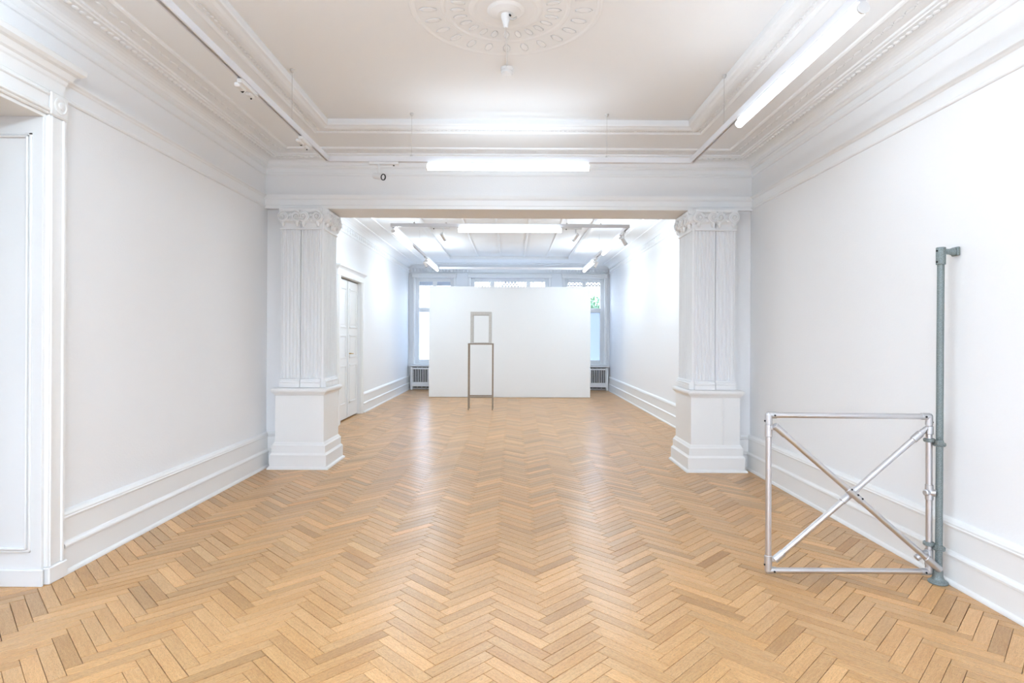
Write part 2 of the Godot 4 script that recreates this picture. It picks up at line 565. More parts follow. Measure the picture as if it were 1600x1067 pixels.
func mouldings() -> void:
	var base := vv([0.060, 0.0, 0.060, 0.010, 0.056, 0.020, 0.046, 0.026, 0.042, 0.028, 0.042, 0.162, 0.048, 0.166, 0.050, 0.178, 0.046, 0.188, 0.034, 0.196, 0.030, 0.204, 0.030, 0.338, 0.036, 0.342, 0.038, 0.352, 0.034, 0.358, 0.034, 0.368, 0.024, 0.382, 0.010, 0.390, 0.0, 0.393])
	var s := sh()
	s.run(P(XL, 0, 3.655), P(XL, 0, 6.76), Vector3.RIGHT, base)
	s.run(P(XL, 0, 6.76), P(-2.66, 0, 6.76), Vector3(0, 0, 1), base)
	s.run(P(XL, 0, DN), P(XL, 0, 1.80), Vector3.RIGHT, base)
	s.run(P(FXL, 0, DB2), P(FXL, 0, 9.72), Vector3.RIGHT, base)
	s.run(P(FXL, 0, 11.43), P(FXL, 0, DF), Vector3.RIGHT, base)
	struct("baseboard_left", s, "trim_paint")
	s = sh()
	s.run(P(XR, 0, DN), P(XR, 0, 6.72), Vector3.LEFT, base)
	s.run(P(2.56, 0, 6.72), P(XR, 0, 6.72), Vector3(0, 0, 1), base)
	s.run(P(FXR, 0, DB2), P(FXR, 0, DF), Vector3.LEFT, base)
	struct("baseboard_right", s, "trim_paint")
	# picture rail and beam fascia of the front room
	var rail := vv([0.0, 2.962, 0.010, 2.964, 0.016, 2.972, 0.016, 2.982, 0.008, 2.990, 0.006, 2.996, 0.006, 3.070, 0.014, 3.076, 0.020, 3.084, 0.034, 3.092, 0.036, 3.104, 0.0, 3.110])
	s = sh()
	s.ring(XL, XR, D0, DB, rail, 1.0, "LRN")
	struct("trim_1", s, "stucco")
	var fascia := vv([0.0, 2.950, 0.022, 2.950, 0.022, 2.985, 0.028, 2.990, 0.028, 3.050, 0.036, 3.056, 0.044, 3.070, 0.050, 3.092, 0.052, 3.104, 0.0, 3.110])
	s = sh()
	s.run(P(XL, 0, DB), P(XR, 0, DB), Vector3(0, 0, 1), fascia)
	s.run(P(FXL, 0, DB2), P(FXR, 0, DB2), Vector3(0, 0, -1), fascia)
	struct("trim_2", s, "stucco")
	# cornice and plaster bands of the front room
	var cor := vv([0.0, 3.330, 0.010, 3.334, 0.016, 3.344, 0.016, 3.356, 0.010, 3.364, 0.010, 3.408, 0.022, 3.414, 0.034, 3.426, 0.034, 3.436, 0.040, 3.440, 0.046, 3.458, 0.060, 3.474, 0.080, 3.486, 0.105, 3.494, 0.135, 3.498, 0.190, 3.500, 0.194, 3.508, 0.212, 3.510, 0.216, 3.524, 0.360, 3.528, 0.366, 3.518, 0.384, 3.514, 0.398, 3.520, 0.402, 3.532, 0.830, 3.536, 0.834, 3.526, 0.850, 3.522, 0.866, 3.528, 0.870, 3.538, 0.930, 3.540, 0.936, 3.528, 0.965, 3.524, 0.990, 3.528, 1.010, 3.540, 1.030, 3.544, 1.036, 3.556, 1.036, 3.602])
	s = sh()
	s.ring(XL, XR, D0, DB, cor)
	var c1 := struct("trim_3", s, "stucco")
	s = sh()
	egg_row(s, XL, XR, D0, DB, 0.150, 3.499, 0.062, 0.030, 0.020, 0.012)
	egg_row(s, XL, XR, D0, DB, 0.900, 3.538, 0.045, 0.018, 0.012, 0.008)
	egg_row(s, XL, XR, D0, DB, 0.290, 3.526, 0.110, 0.050, 0.018, 0.006)
	part("egg_moulding", s, "stucco", c1).set_meta("kind", "stuff")
	# cornice of the far room
	var fc := vv([0.0, 3.290, 0.014, 3.294, 0.020, 3.306, 0.016, 3.318, 0.016, 3.420, 0.030, 3.426, 0.034, 3.440, 0.060, 3.470, 0.100, 3.492, 0.150, 3.504, 0.220, 3.508, 0.226, 3.522, 0.480, 3.526, 0.486, 3.514, 0.520, 3.512, 0.526, 3.528, 1.20, 3.534, 1.206, 3.520, 1.25, 3.516, 1.28, 3.524, 1.30, 3.545, 1.30, 3.602])
	s = sh()
	s.ring(FXL, FXR, DB2, DF, fc)
	for x in [-0.9, -0.3, 0.3, 0.9]:
		s.bd(x - 0.02, x + 0.02, CEIL - 0.018, CEIL + 0.001, DB2 + 1.3, DF - 1.3, 0.008)
	var c2 := struct("trim_4", s, "stucco")
	s = sh()
	for q in range(0, 60):
		var d := DB2 + 0.1 + q * 0.155
		s.egg(P(FXL + 0.016, 3.37, d), Vector3.RIGHT, Vector3.UP, 0.045, 0.050, 0.03)
		s.egg(P(FXR - 0.016, 3.37, d), Vector3.LEFT, Vector3.UP, 0.045, 0.050, 0.03)
	for q in 19:
		for sx in [-2.86 + q * 0.094, 2.69 - q * 0.094]:
			s.bd(sx - 0.026, sx + 0.026, 3.33, 3.41, DF - 0.06, DF - 0.014, 0.008)
	part("dentils", s, "stucco", c2).set_meta("kind", "stuff")

func egg_row(s: Shape, x0: float, x1: float, d0: float, d1: float, p: float, y: float, pitch: float, a: float, b: float, h: float) -> void:
	var dn := Vector3.DOWN
	var k := 0
	var d := maxf(d0 + p, 2.4)
	while d < d1 - p:
		s.egg(P(x0 + p, y, d), dn, Vector3.FORWARD, a, b, h)
		s.egg(P(x1 - p, y, d), dn, Vector3.FORWARD, a, b, h)
		d += pitch
	var x := x0 + p
	while x < x1 - p:
		s.egg(P(x, y, d1 - p), dn, Vector3.RIGHT, a, b, h)
		x += pitch

func near_doorway() -> void:
	var r := struct_root("door_1")
	var f := XL + 0.05
	var s := sh()
	# casing posts with plinths
	for e in [[3.51, 3.65], [1.81, 1.95]]:
		s = sh()
		s.bd(XL - 0.01, f, 0.10, 2.82, e[0], e[1], 0.006)
		s.bd(XL - 0.01, f + 0.007, 0.10, 2.82, e[0] + 0.012, e[0] + 0.03, 0.005)
		s.bd(XL - 0.01, f + 0.008, 0.10, 2.82, e[1] - 0.038, e[1] - 0.012, 0.006)
		part("casing_post", s, "trim_paint", r)
		s = sh()
		s.bd(XL - 0.01, f + 0.016, -0.002, 0.10, e[0] - 0.004, e[1] + 0.006, 0.006)
		part("casing_plinth", s, "trim_paint", r)
		s = sh()
		s.bd(XL - 0.01, f + 0.012, 2.82, 2.965, e[0], e[1], 0.008)
		s.lathe(P(f + 0.012, 2.892, (e[0] + e[1]) * 0.5), Vector3.RIGHT, vv([0.05, 0.0, 0.05, 0.006, 0.042, 0.009, 0.036, 0.004, 0.022, 0.004, 0.018, 0.012, 0.0, 0.014]), 20)
		part("corner_block", s, "trim_paint", r)
	s = sh()
	s.bd(XL - 0.01, f, 2.82, 2.965, 1.95, 3.51, 0.006)
	s.bd(XL - 0.01, f + 0.012, 2.835, 2.86, 1.95, 3.51, 0.006)
	s.bd(XL - 0.01, f + 0.010, 2.93, 2.95, 1.95, 3.51, 0.006)
	s.bd(XL - 0.01, f - 0.01, 2.965, 3.07, 1.81, 3.65, 0.004)
	part("header", s, "trim_paint", r)
	s = sh()
	s.ring(XL - 0.02, f - 0.01, 1.81, 3.65, vv([0.0, 3.04, 0.006, 3.05, 0.010, 3.07, 0.024, 3.08, 0.034, 3.10, 0.040, 3.112, 0.060, 3.12, 0.076, 3.135, 0.080, 3.165, 0.07, 3.175, -0.05, 3.19]), -1.0)
	part("cap_moulding", s, "trim_paint", r)
	# reveal linings with a raised panel moulding, seen from the room
	s = sh()
	s.bd(XL - 0.45, XL + 0.03, 0.0, 2.80, 3.49, 3.512, 0.002)
	s.bd(XL - 0.45, XL + 0.03, 0.0, 2.80, 1.948, 1.97, 0.002)
	s.bd(XL - 0.45, XL + 0.03, 2.80, 2.825, 1.948, 3.512, 0.002)
	s.bd(XL - 0.45, XL + 0.045, -0.002, 0.10, 3.476, 3.492, 0.004)
	part("reveal_lining", s, "door_paint", r)
	s = sh()
	var px0 := -3.19
	var px1 := -2.862
	for w in [[0.0, 0.016, 0.010], [0.018, 0.030, 0.018]]:
		var o: float = w[0]
		var i: float = w[1]
		var t: float = w[2]
		s.bd(px0 + o, px0 + i, 0.20 + o, 2.70 - o, 3.49 - t, 3.492, 0.004)
		s.bd(px1 - i, px1 - o, 0.20 + o, 2.70 - o, 3.49 - t, 3.492, 0.004)
		s.bd(px0 + o, px1 - o, 0.20 + o, 0.20 + i, 3.49 - t, 3.492, 0.004)
		s.bd(px0 + o, px1 - o, 2.70 - i, 2.70 - o, 3.49 - t, 3.492, 0.004)
	part("reveal_panel", s, "door_paint", r)

func far_door() -> void:
	var r := struct_root("door_2")
	var xf := FXL + 0.045
	var s := sh()
	for e in [[9.72, 9.88], [11.27, 11.43]]:
		s = sh()
		s.bd(FXL - 0.01, xf, 0.0, 2.52, e[0], e[1], 0.008)
		s.bd(FXL - 0.01, xf + 0.014, 0.0, 2.52, e[0] + 0.02, e[0] + 0.045, 0.006)
		part("casing_post", s, "trim_paint", r)
	s = sh()
	s.bd(FXL - 0.01, xf, 2.52, 2.64, 9.72, 11.43, 0.008)
	part("header", s, "trim_paint", r)
	s = sh()
	s.ring(FXL - 0.02, xf, 9.72, 11.43, vv([0.0, 2.62, 0.01, 2.64, 0.03, 2.66, 0.05, 2.675, 0.055, 2.70, -0.06, 2.715]), -1.0)
	part("cap_moulding", s, "trim_paint", r)
	s = sh()
	s.bd(FXL - 0.14, FXL - 0.12, 0.0, 2.52, 9.88, 11.27)  # panel added to close the recess so the gap above the leaves stays dark
	part("closing_panel", s, "door_paint", r)
	var mid := 10.575
	for e in [[9.886, mid - 0.003], [mid + 0.003, 11.264]]:
		s = sh()
		var x0 := FXL - 0.085
		var x1 := FXL - 0.04
		s.bd(x0, x1, 0.022, 2.495, e[0], e[1], 0.003)
		var lf := part("leaf", s, "door_paint", r)
		for w in [[0.28, 0.98], [1.10, 1.52], [1.64, 2.36]]:
			s = sh()
			var a: float = e[0] + 0.11
			var b: float = e[1] - 0.11
			s.bd(x1 - 0.002, x1 + 0.012, w[0], w[0] + 0.03, a, b, 0.005)
			s.bd(x1 - 0.002, x1 + 0.012, w[1] - 0.03, w[1], a, b, 0.005)
			s.bd(x1 - 0.002, x1 + 0.012, w[0], w[1], a, a + 0.03, 0.005)
			s.bd(x1 - 0.002, x1 + 0.012, w[0], w[1], b - 0.03, b, 0.005)
			s.bd(x1 - 0.002, x1 + 0.006, w[0] + 0.06, w[1] - 0.06, a + 0.06, b - 0.06, 0.005)
			part("panel", s, "door_paint", lf)
	s = sh()
	s.bd(FXL - 0.045, FXL - 0.015, 0.03, 2.49, mid - 0.022, mid + 0.022, 0.010)
	part("astragal", s, "door_paint", r)
	s = sh()
	s.bd(FXL - 0.042, FXL - 0.034, 1.02, 1.26, mid + 0.05, mid + 0.09, 0.003)
	s.tube([P(FXL - 0.04, 1.18, mid + 0.07), P(FXL + 0.01, 1.18, mid + 0.07)], 0.010, 8)
	s.tube([P(FXL + 0.01, 1.18, mid + 0.06), P(FXL + 0.012, 1.175, mid + 0.19)], 0.009, 8)
	part("handle", s, "brass", r)

func windows() -> void:
	var w := [["window_1", -2.78, -1.64], ["window_2", -1.20, 1.06], ["window_3", 1.46, 2.64]]
	for e in w:
		var r := struct_root(e[0])
		var x0: float = e[1]
		var x1: float = e[2]
		var s := sh()
		# casing on the room side
		s.bd(x0 - 0.04, x0 + 0.03, 0.70, 3.19, DF - 0.045, DF + 0.02, 0.008)
		s.bd(x1 - 0.03, x1 + 0.04, 0.70, 3.19, DF - 0.045, DF + 0.02, 0.008)
		s.bd(x0 - 0.06, x1 + 0.06, 3.16, 3.27, DF - 0.055, DF + 0.02, 0.010)
		s.bd(x0 - 0.07, x1 + 0.07, 3.255, 3.285, DF - 0.08, DF + 0.02, 0.010)
		part("casing", s, "trim_paint", r)
		# frame set back in the opening
		var da := DF + 0.12
		var dz := DF + 0.20
		s = sh()
		s.bd(x0, x0 + 0.13, 0.70, 3.16, da, dz, 0.01)
		s.bd(x1 - 0.13, x1, 0.70, 3.16, da, dz, 0.01)
		s.bd(x0 + 0.13, x1 - 0.13, 3.06, 3.16, da, dz, 0.01)
		s.bd(x0 + 0.13, x1 - 0.13, 0.70, 0.84, da, dz, 0.01)
		part("window_frame", s, "door_paint", r)
		s = sh()
		s.bd(x0, x1, 0.685, 0.72, DF - 0.06, da + 0.02, 0.008)
		part("window_sill", s, "trim_paint", r)
		s = sh()
		s.bd(x0 + 0.12, x1 - 0.12, 2.20, 2.32, da - 0.02, dz + 0.02, 0.015)
		part("transom", s, "door_paint", r)
		var muls := []
		if e[0] == "window_2":
			muls = [-0.57, 0.46]
		else:
			muls = [(x0 + x1) * 0.5]
		for m in muls:
			s = sh()
			s.bd(m - 0.065, m + 0.065, 0.84, 3.06, da - 0.005, dz + 0.005, 0.012)
			part("mullion", s, "door_paint", r)
		var edges := [x0 + 0.13]
		for m in muls:
			edges.append(m - 0.065); edges.append(m + 0.065)
		edges.append(x1 - 0.13)
		for k in range(0, edges.size(), 2):
			var a: float = edges[k]
			var b: float = edges[k + 1]
			s = sh()
			s.quad(P(a, 2.32, DF + 0.16), P(b, 2.32, DF + 0.16), P(b, 3.06, DF + 0.16), P(a, 3.06, DF + 0.16), Vector3(0, 0, 1))
			part("pane", s, "glass", r)
			s = sh()
			s.quad(P(a, 0.84, DF + 0.165), P(b, 0.84, DF + 0.165), P(b, 2.20, DF + 0.165), P(a, 2.20, DF + 0.165), Vector3(0, 0, 1))
			part("frosted_pane", s, "blue_film" if e[0] == "window_3" else "window_film", r)
			# leaded strip in the toplight
			s = sh()
			var y0 := 2.96 if e[0] != "window_2" else 2.72
			s.bd(a, b, y0 - 0.012, y0 + 0.012, DF + 0.14, DF + 0.155)
			var st := 0.085
			var nn := int((b - a) / st)
			for q in nn + 1:
				var xa := a + (b - a) * q / nn
				var hgt := 3.06 - y0
				var reach := minf(hgt, b - xa)
				var back := minf(hgt, xa - a)
				if reach > 0.01: s.tube([P(xa, y0, DF + 0.148), P(xa + reach, y0 + reach, DF + 0.148)], 0.012, 4, false)
				if back > 0.01: s.tube([P(xa, y0, DF + 0.148), P(xa - back, y0 + back, DF + 0.148)], 0.012, 4, false)
			part("leaded_bars", s, "lead", r)
			if e[0] == "window_1":
				s = sh()
				s.bd(a, b, 2.955, 3.058, DF + 0.128, DF + 0.138, 0.002)
				part("rolled_blind", s, "blind_cloth", r)
	for k in 2:  # rear windows out of view, added to let more daylight in
		var x0: float = [-2.3, 0.4][k]
		var r := struct_root("window_%d" % (k + 4))
		var s := sh()
		for x in [x0, x0 + 0.905, x0 + 1.81]:
			s.bd(x, x + 0.09, 0.5, 3.25, DN - 0.25, DN - 0.17, 0.008)
		for y in [0.5, 2.3, 3.15]:
			s.bd(x0 + 0.05, x0 + 1.85, y, y + 0.1, DN - 0.245, DN - 0.175, 0.008)
		part("window_frame", s, "door_paint", r)
		s = sh()
		s.quad(P(x0 + 0.05, 0.55, DN - 0.21), P(x0 + 1.85, 0.55, DN - 0.21), P(x0 + 1.85, 3.2, DN - 0.21), P(x0 + 0.05, 3.2, DN - 0.21), Vector3(0, 0, -1))
		part("pane", s, "glass", r)
	var r6 := struct_root("window_6")
	var s6 := sh()
	s6.bd(-6.48, -6.42, 0.8, 0.9, 1.6, 3.0, 0.008)
	s6.bd(-6.48, -6.42, 2.5, 2.6, 1.6, 3.0, 0.008)
	for d in [1.64, 2.3, 2.96]:
		s6.bd(-6.48, -6.42, 0.9, 2.5, d - 0.04, d + 0.04, 0.008)
	part("window_frame", s6, "door_paint", r6)
	s6 = sh()
	s6.quad(P(-6.45, 0.85, 1.6), P(-6.45, 0.85, 3.0), P(-6.45, 2.55, 3.0), P(-6.45, 2.55, 1.6), Vector3.RIGHT)
	part("pane", s6, "glass", r6)

# fluted face: o bottom corner, along its width, out from the face
func fluted(s: Shape, o: Vector3, along: Vector3, out: Vector3, w: float, y0: float, y1: float, nf: int) -> void:
	var fil := 0.011
	var fw := (w - fil * (nf + 1)) / nf
	var proj := 0.024
	var pts := [Vector2(0, -0.001), Vector2(0, proj)]
	for k in nf:
		var a := fil + k * (fw + fil)
		for q in 9:
			var an := PI * q / 8.0
			pts.append(Vector2(a + fw * 0.5 * (1.0 - cos(an)), proj - 0.021 * sin(an)))
	pts.append(Vector2(w, proj)); pts.append(Vector2(w, -0.001))
	for k in pts.size() - 1:
		var a: Vector2 = pts[k]
		var b: Vector2 = pts[k + 1]
		var tt := b - a
		if tt.length() < 1e-6:
			continue
		var nn := (out * tt.x - along * tt.y).normalized()
		var pa := o + along * a.x + out * a.y
		var pb := o + along * b.x + out * b.y
		s.quad(pa + Vector3.UP * y0, pb + Vector3.UP * y0, pb + Vector3.UP * y1, pa + Vector3.UP * y1, nn)

func spiral(s: Shape, o: Vector3, e1: Vector3, out: Vector3, sg: float) -> void:
	# Ionic scroll lying in the plane of e1 and up, coiling to the side sg
	var pts := []
	for k in 44:
		var t := k / 43.0
		var an := PI * 0.5 - sg * t * TAU * 2.1
		var rr := lerpf(0.058, 0.010, pow(t, 0.8))
		pts.append(o + e1 * cos(an) * rr + Vector3.UP * sin(an) * rr + out * (0.018 + 0.014 * t))
	s.tube(pts, 0.0100, 6, true, 0.006)
	s.lathe(o, out, vv([0.062, -0.03, 0.062, 0.010, 0.056, 0.016, 0.0, 0.012]), 20)
	s.lathe(o + out * 0.02, out, vv([0.013, 0.0, 0.013, 0.012, 0.007, 0.018, 0.0, 0.019]), 10)

func pilaster(r: Node3D, at: Vector3, o: Vector3, along: Vector3, out: Vector3, w: float) -> void:
	# o is the world point at the bottom left of the face; parts are local to the thing at at
	var s := sh(at)
	fluted(s, o, along, out, w, 1.016, 2.705, 5)
	part("fluted_pilaster", s, "stucco", r)
	s = sh(at)
	var e := o + along * w
	s.run(o - along * 0.0035, e + along * 0.0035, out, vv([0.050, 0.914, 0.050, 0.958, 0.046, 0.964, 0.052, 0.970, 0.055, 0.978, 0.052, 0.986, 0.042, 0.990, 0.036, 0.994, 0.040, 1.000, 0.038, 1.008, 0.026, 1.014, 0.0, 1.017]))
	part("attic_base", s, "stucco", r)
	# capital
	s = sh(at)
	s.run(o - along * 0.010, e + along * 0.010, out, vv([0.020, 2.700, 0.034, 2.704, 0.038, 2.712, 0.034, 2.720, 0.026, 2.722, 0.026, 2.775, 0.034, 2.780, 0.050, 2.796, 0.056, 2.812, 0.052, 2.826, 0.036, 2.834, 0.036, 2.890, 0.050, 2.896, 0.066, 2.906, 0.070, 2.918, 0.070, 2.934, 0.062, 2.942, 0.0, 2.9495]))
	var cap := part("capital", s, "stucco", r)
	for sg in [-1.0, 1.0]:
		s = sh(at)
		var m: Vector3 = (o + e) * 0.5 + along * sg * (w * 0.5 - 0.030) + out * 0.056
		spiral(s, m + Vector3.UP * 2.842, along, out, sg)
		# husk leaf under the scroll
		s.egg(m + Vector3.UP * 2.775 - out * 0.012, out, Vector3.UP, 0.045, 0.022, 0.03)
		s.egg(m + Vector3.UP * 2.905, out, along, 0.040, 0.018, 0.03)
		part("volute", s, "stucco", cap)
	s = sh(at)
	var c := (o + e) * 0.5 + out * 0.036
	for k in 5:
		var an := PI * (0.15 + 0.175 * k)
		var dir := along * cos(an) + Vector3.UP * sin(an)
		s.egg(c + Vector3.UP * 2.845 + dir * 0.022, out, dir, 0.026, 0.011, 0.020)
	part("palmette", s, "stucco", cap)
	s = sh(at)
	for k in 5:
		s.egg(o + along * (w * (0.18 + 0.16 * k)) + out * 0.046 + Vector3.UP * 2.805, out, Vector3.UP, 0.016, 0.013, 0.016)
	part("egg_and_dart", s, "stucco", cap)

func pier(right: bool) -> void:
	var x0 := 2.010 if right else -2.672
	var x1 := 2.560 if right else -2.122
	var d0 := 6.56 if right else 6.61
	var d1 := 7.175
	var at := P((x0 + x1) * 0.5, 0, (d0 + d1) * 0.5)
	var lab := "white fluted pier with scroll capitals, on the side of the pipe gate" if right else "white fluted pier with scroll capitals, on the side of the panelled double door"
	var r := thing("fluted_pier", lab, "pillar", at, "paired piers carrying the beam")
	var s := sh(at)
	s.bd(x0, x1, 0.0, 0.84, d0, d1, 0.004)
	part("pedestal", s, "trim_paint", r)
	s = sh(at)
	if right:
		s.bd(2.50, XR - 0.001, 0.0, 2.95, 6.72, DB2, 0.0)
	else:
		s.bd(XL, -2.61, 0.0, 2.95, 6.76, DB2, 0.0)
	part("wall_strip", s, "wall_paint", r)
	s = sh(at)
	s.ring(x0, x1, d0, d1, vv([0.066, 0.0, 0.066, 0.008, 0.062, 0.020, 0.050, 0.028, 0.044, 0.032, 0.044, 0.158, 0.038, 0.164, 0.030, 0.176, 0.026, 0.182, 0.026, 0.262, 0.018, 0.270, 0.010, 0.288, 0.004, 0.298, 0.0, 0.300]), -1.0)
	part("base_moulding", s, "trim_paint", r)
	s = sh(at)
	s.ring(x0, x1, d0, d1, vv([0.0, 0.826, 0.006, 0.830, 0.010, 0.842, 0.020, 0.852, 0.032, 0.866, 0.036, 0.876, 0.036, 0.892, 0.030, 0.902, 0.010, 0.910, -0.05, 0.914]), -1.0)
	part("pedestal_cap", s, "trim_paint", r)
	if right:
		s = sh(at)
		s.bd(2.362, 2.378, 0.30, 0.828, d0 - 0.010, d0 + 0.002, 0.005)
		part("cover_strip", s, "trim_paint", r)
	# shaft core and its fluted faces
	var ca := x0 + 0.045
	var cb := x1 - 0.045
	var da := d0 + 0.055
	var db := d1 - 0.04
	s = sh(at)
	s.bd(ca, cb, 0.90, 2.95, da, db, 0.002)
	part("shaft_core", s, "stucco", r)
	var w := (cb - ca - 0.022) * 0.5
	for k in 2:
		pilaster(r, at, P(ca + 0.004 + k * (w + 0.014), 0, da), Vector3.RIGHT, Vector3(0, 0, 1), w)
	var wd := (db - da - 0.022) * 0.5
	for k in 2:
		var dd := da + 0.004 + k * (wd + 0.014)
		if right:
			pilaster(r, at, P(ca, 0, dd), Vector3(0, 0, -1), Vector3.LEFT, wd)
		else:
			pilaster(r, at, P(cb, 0, dd), Vector3(0, 0, -1), Vector3.RIGHT, wd)

func exhibition_wall() -> void:
	var at := P(-0.055, 0, 14.6)
	var r := thing("exhibition_wall", "freestanding white exhibition wall standing before the windows", "partition", at)
	var s := sh(at)
	s.bd(-2.045, 1.935, 0.006, 2.735, 14.44, 14.76, 0.004)
	part("board", s, "board_paint", r)
	s = sh(at)
	s.bd(-2.04, 1.93, 0.0, 0.008, 14.47, 14.73)
	part("foot", s, "board_paint", r)

func dirv(a: Vector3, b: Vector3) -> Vector3:
	return (b - a).normalized()

func sleeve(s: Shape, a: Vector3, b: Vector3, r: float) -> void:
	# short cast socket with rounded rims
	var ax := dirv(a, b)
	var l := a.distance_to(b)
	s.lathe(a, ax, [Vector2(0, 0), Vector2(r - 0.003, 0), Vector2(r, 0.003), Vector2(r, l - 0.003), Vector2(r - 0.003, l), Vector2(0, l)], 18)

func screw(s: Shape, at: Vector3, out: Vector3) -> void:
	s.lathe(at, out, vv([0.006, -0.004, 0.006, 0.004, 0.004, 0.006, 0.0, 0.006]), 8)

func pipe_gate() -> void:
	var D := 3.62
	var at := P(2.62, 0, 3.60)
	var r := thing("pipe_gate", "silver pipe gate with crossed braces clamped to a tall galvanised pole", "sculpture", at)
	var R := 0.0175
	var tl := P(1.589, 1.024, D)
	var tr := P(2.580, 1.020, D)
	var bl := P(1.591, 0.064, D)
	var br := P(2.584, 0.062, D)
	var X := Vector3.RIGHT
	var Y := Vector3.UP
	var F := Vector3(0, 0, 1)
	var s := sh(at)
	for e in [[tl, tr], [bl, br]]:
		s = sh(at); s.tube([e[0] + X * 0.02, e[1] - X * 0.02], R, 20)
		part("rail_pipe", s, "aluminium", r)
	for e in [[bl, tl], [br, tr]]:
		s = sh(at); s.tube([e[0] + Y * 0.02, e[1] - Y * 0.02], R, 20)
		part("upright_pipe", s, "aluminium", r)
	# corner elbows
	for e in [[tl, X, -Y], [tr, -X, -Y], [bl, X, Y], [br, -X, Y]]:
		s = sh(at)
		var o: Vector3 = e[0]
		var h: Vector3 = e[1]
		var v: Vector3 = e[2]
		s.tube([o - v * 0.0, o + v * 0.052], 0.0212, 18)
		s.tube([o, o + h * 0.046], 0.0212, 18)
		s.egg(o, (-h - v).normalized(), F, 0.0208, 0.0208, 0.0225)
		var el := part("elbow", s, "cast_aluminium", r)
		s = sh(at)
		screw(s, o + h * 0.030 + F * 0.021, F)
		part("set_screw", s, "dark_metal", el)
		s = sh(at)
		screw(s, o + v * 0.036 - h * 0.021, -h)
		part("set_screw", s, "dark_metal", el)
	# braces
	var b0 := P(1.618, 0.958, D - 0.034)
	var b1 := P(2.618, 0.092, D - 0.040)
	s = sh(at); s.tube([b0 + dirv(b0, b1) * 0.0, b1], R, 20)
	part("brace_pipe", s, "aluminium", r)
	var mid := P(2.082, 0.541, D - 0.014)
	var e0 := P(1.640, 0.138, D)
	var e1 := P(2.545, 0.930, D)
	var ed := dirv(e0, e1)
	var mm := e0 + ed * e0.distance_to(P(2.082, 0.541, D))
	for e in [[e0, mm - ed * 0.022], [mm + ed * 0.022, e1]]:
		s = sh(at); s.tube([e[0], e[1]], R, 20)
		part("brace_pipe", s, "aluminium", r)
	var bd := dirv(b0, b1)
	# cross fitting in the middle
	s = sh(at)
	var bm := b0 + bd * (mid - b0).dot(bd)
	sleeve(s, bm - bd * 0.045, bm + bd * 0.070, 0.0212)
	sleeve(s, mm - ed * 0.062, mm + ed * 0.062, 0.0210)
	var cf := part("cross_fitting", s, "cast_aluminium", r)
	for k in [-0.03, 0.02, 0.055]:
		s = sh(at)
		screw(s, bm + bd * k + Vector3(bd.y, -bd.x, 0).normalized() * -0.012 + F * 0.0165, (F - Vector3(bd.y, -bd.x, 0).normalized() * 0.7).normalized())
		part("set_screw", s, "dark_metal", cf)
	# swivel fittings where the braces meet the uprights
	s = sh(at)
	sleeve(s, P(1.589, 0.890, D), P(1.589, 0.966, D), 0.0225)
	sleeve(s, b0 - bd * 0.012, b0 + bd * 0.078, 0.0212)
	s.bd(1.589, 1.622, 0.935, 0.960, D - 0.03, D, 0.004)
	part("swivel_fitting", s, "cast_aluminium", r)
	s = sh(at)
	sleeve(s, P(1.5905, 0.104, D), P(1.5905, 0.158, D), 0.0225)
	sleeve(s, e0 - ed * 0.016, e0 + ed * 0.058, 0.0215)
	s.bd(1.60, 1.632, 0.118, 0.142, D - 0.008, D + 0.008, 0.003)
	part("swivel_fitting", s, "cast_aluminium", r)
	s = sh(at)
	sleeve(s, P(2.582, 0.910, D), P(2.582, 0.962, D), 0.0222)
	sleeve(s, e1 - ed * 0.085, e1 - ed * 0.02, 0.0220)
	s.tube([e1 - ed * 0.03, P(2.560, 0.944, D), P(2.582, 0.944, D)], 0.015, 14)
	part("swivel_fitting", s, "cast_aluminium", r)
	s = sh(at)
	sleeve(s, P(2.583, 0.100, D), P(2.583, 0.200, D), 0.0225)
	sleeve(s, b1 - bd * 0.11, b1 + bd * 0.006, 0.0212)
	s.tube([P(2.583, 0.185, D), P(2.545, 0.182, D - 0.01), P(2.515, 0.165, D - 0.02)], 0.014, 14)
	sleeve(s, P(2.525, 0.176, D - 0.02), P(2.490, 0.150, D - 0.02), 0.019)
	part("swivel_fitting", s, "cast_aluminium", r)
	# tee with an open end on the right upright
	s = sh(at)
	sleeve(s, P(2.583, 0.505, D), P(2.583, 0.600, D), 0.0222)
	s.lathe(P(2.583, 0.552, D), Vector3(0.75, -0.05, 0.65), vv([0.0215, 0.0, 0.0215, 0.036, 0.0175, 0.036, 0.0175, 0.02, 0.0, 0.02]), 18)
	s.lathe(P(2.583, 0.552, D), Vector3(-0.9, 0.02, 0.35), vv([0.019, 0.0, 0.019, 0.034, 0.013, 0.038, 0.0, 0.038]), 14)
	part("open_tee", s, "cast_aluminium", r)
	# galvanised pole with floor flange and wall bracket
	var pd := 3.60
	var px := 2.630
	s = sh(at)
	s.tube([P(px, 0.05, pd), P(px + 0.004, 2.0, pd)], 0.0195, 22)
	part("pole", s, "galvanised", r)
	s = sh(at)
	s.lathe(P(px - 0.004, 0.0, pd), Y, vv([0.052, 0.0, 0.054, 0.004, 0.053, 0.010, 0.047, 0.016, 0.036, 0.024, 0.030, 0.036, 0.0275, 0.050, 0.0265, 0.078, 0.024, 0.082, 0.0, 0.082]), 28)
	part("floor_flange", s, "galvanised", r)
	s = sh(at)
	sleeve(s, P(px + 0.004, 1.955, pd), P(px + 0.004, 2.062, pd), 0.0262)
	s.lathe(P(px + 0.004, 2.036, pd), X, vv([0.024, 0.0, 0.020, 0.02, 0.0175, 0.03, 0.0175, 0.05, 0.021, 0.062, 0.024, 0.078, 0.0, 0.078]), 18)
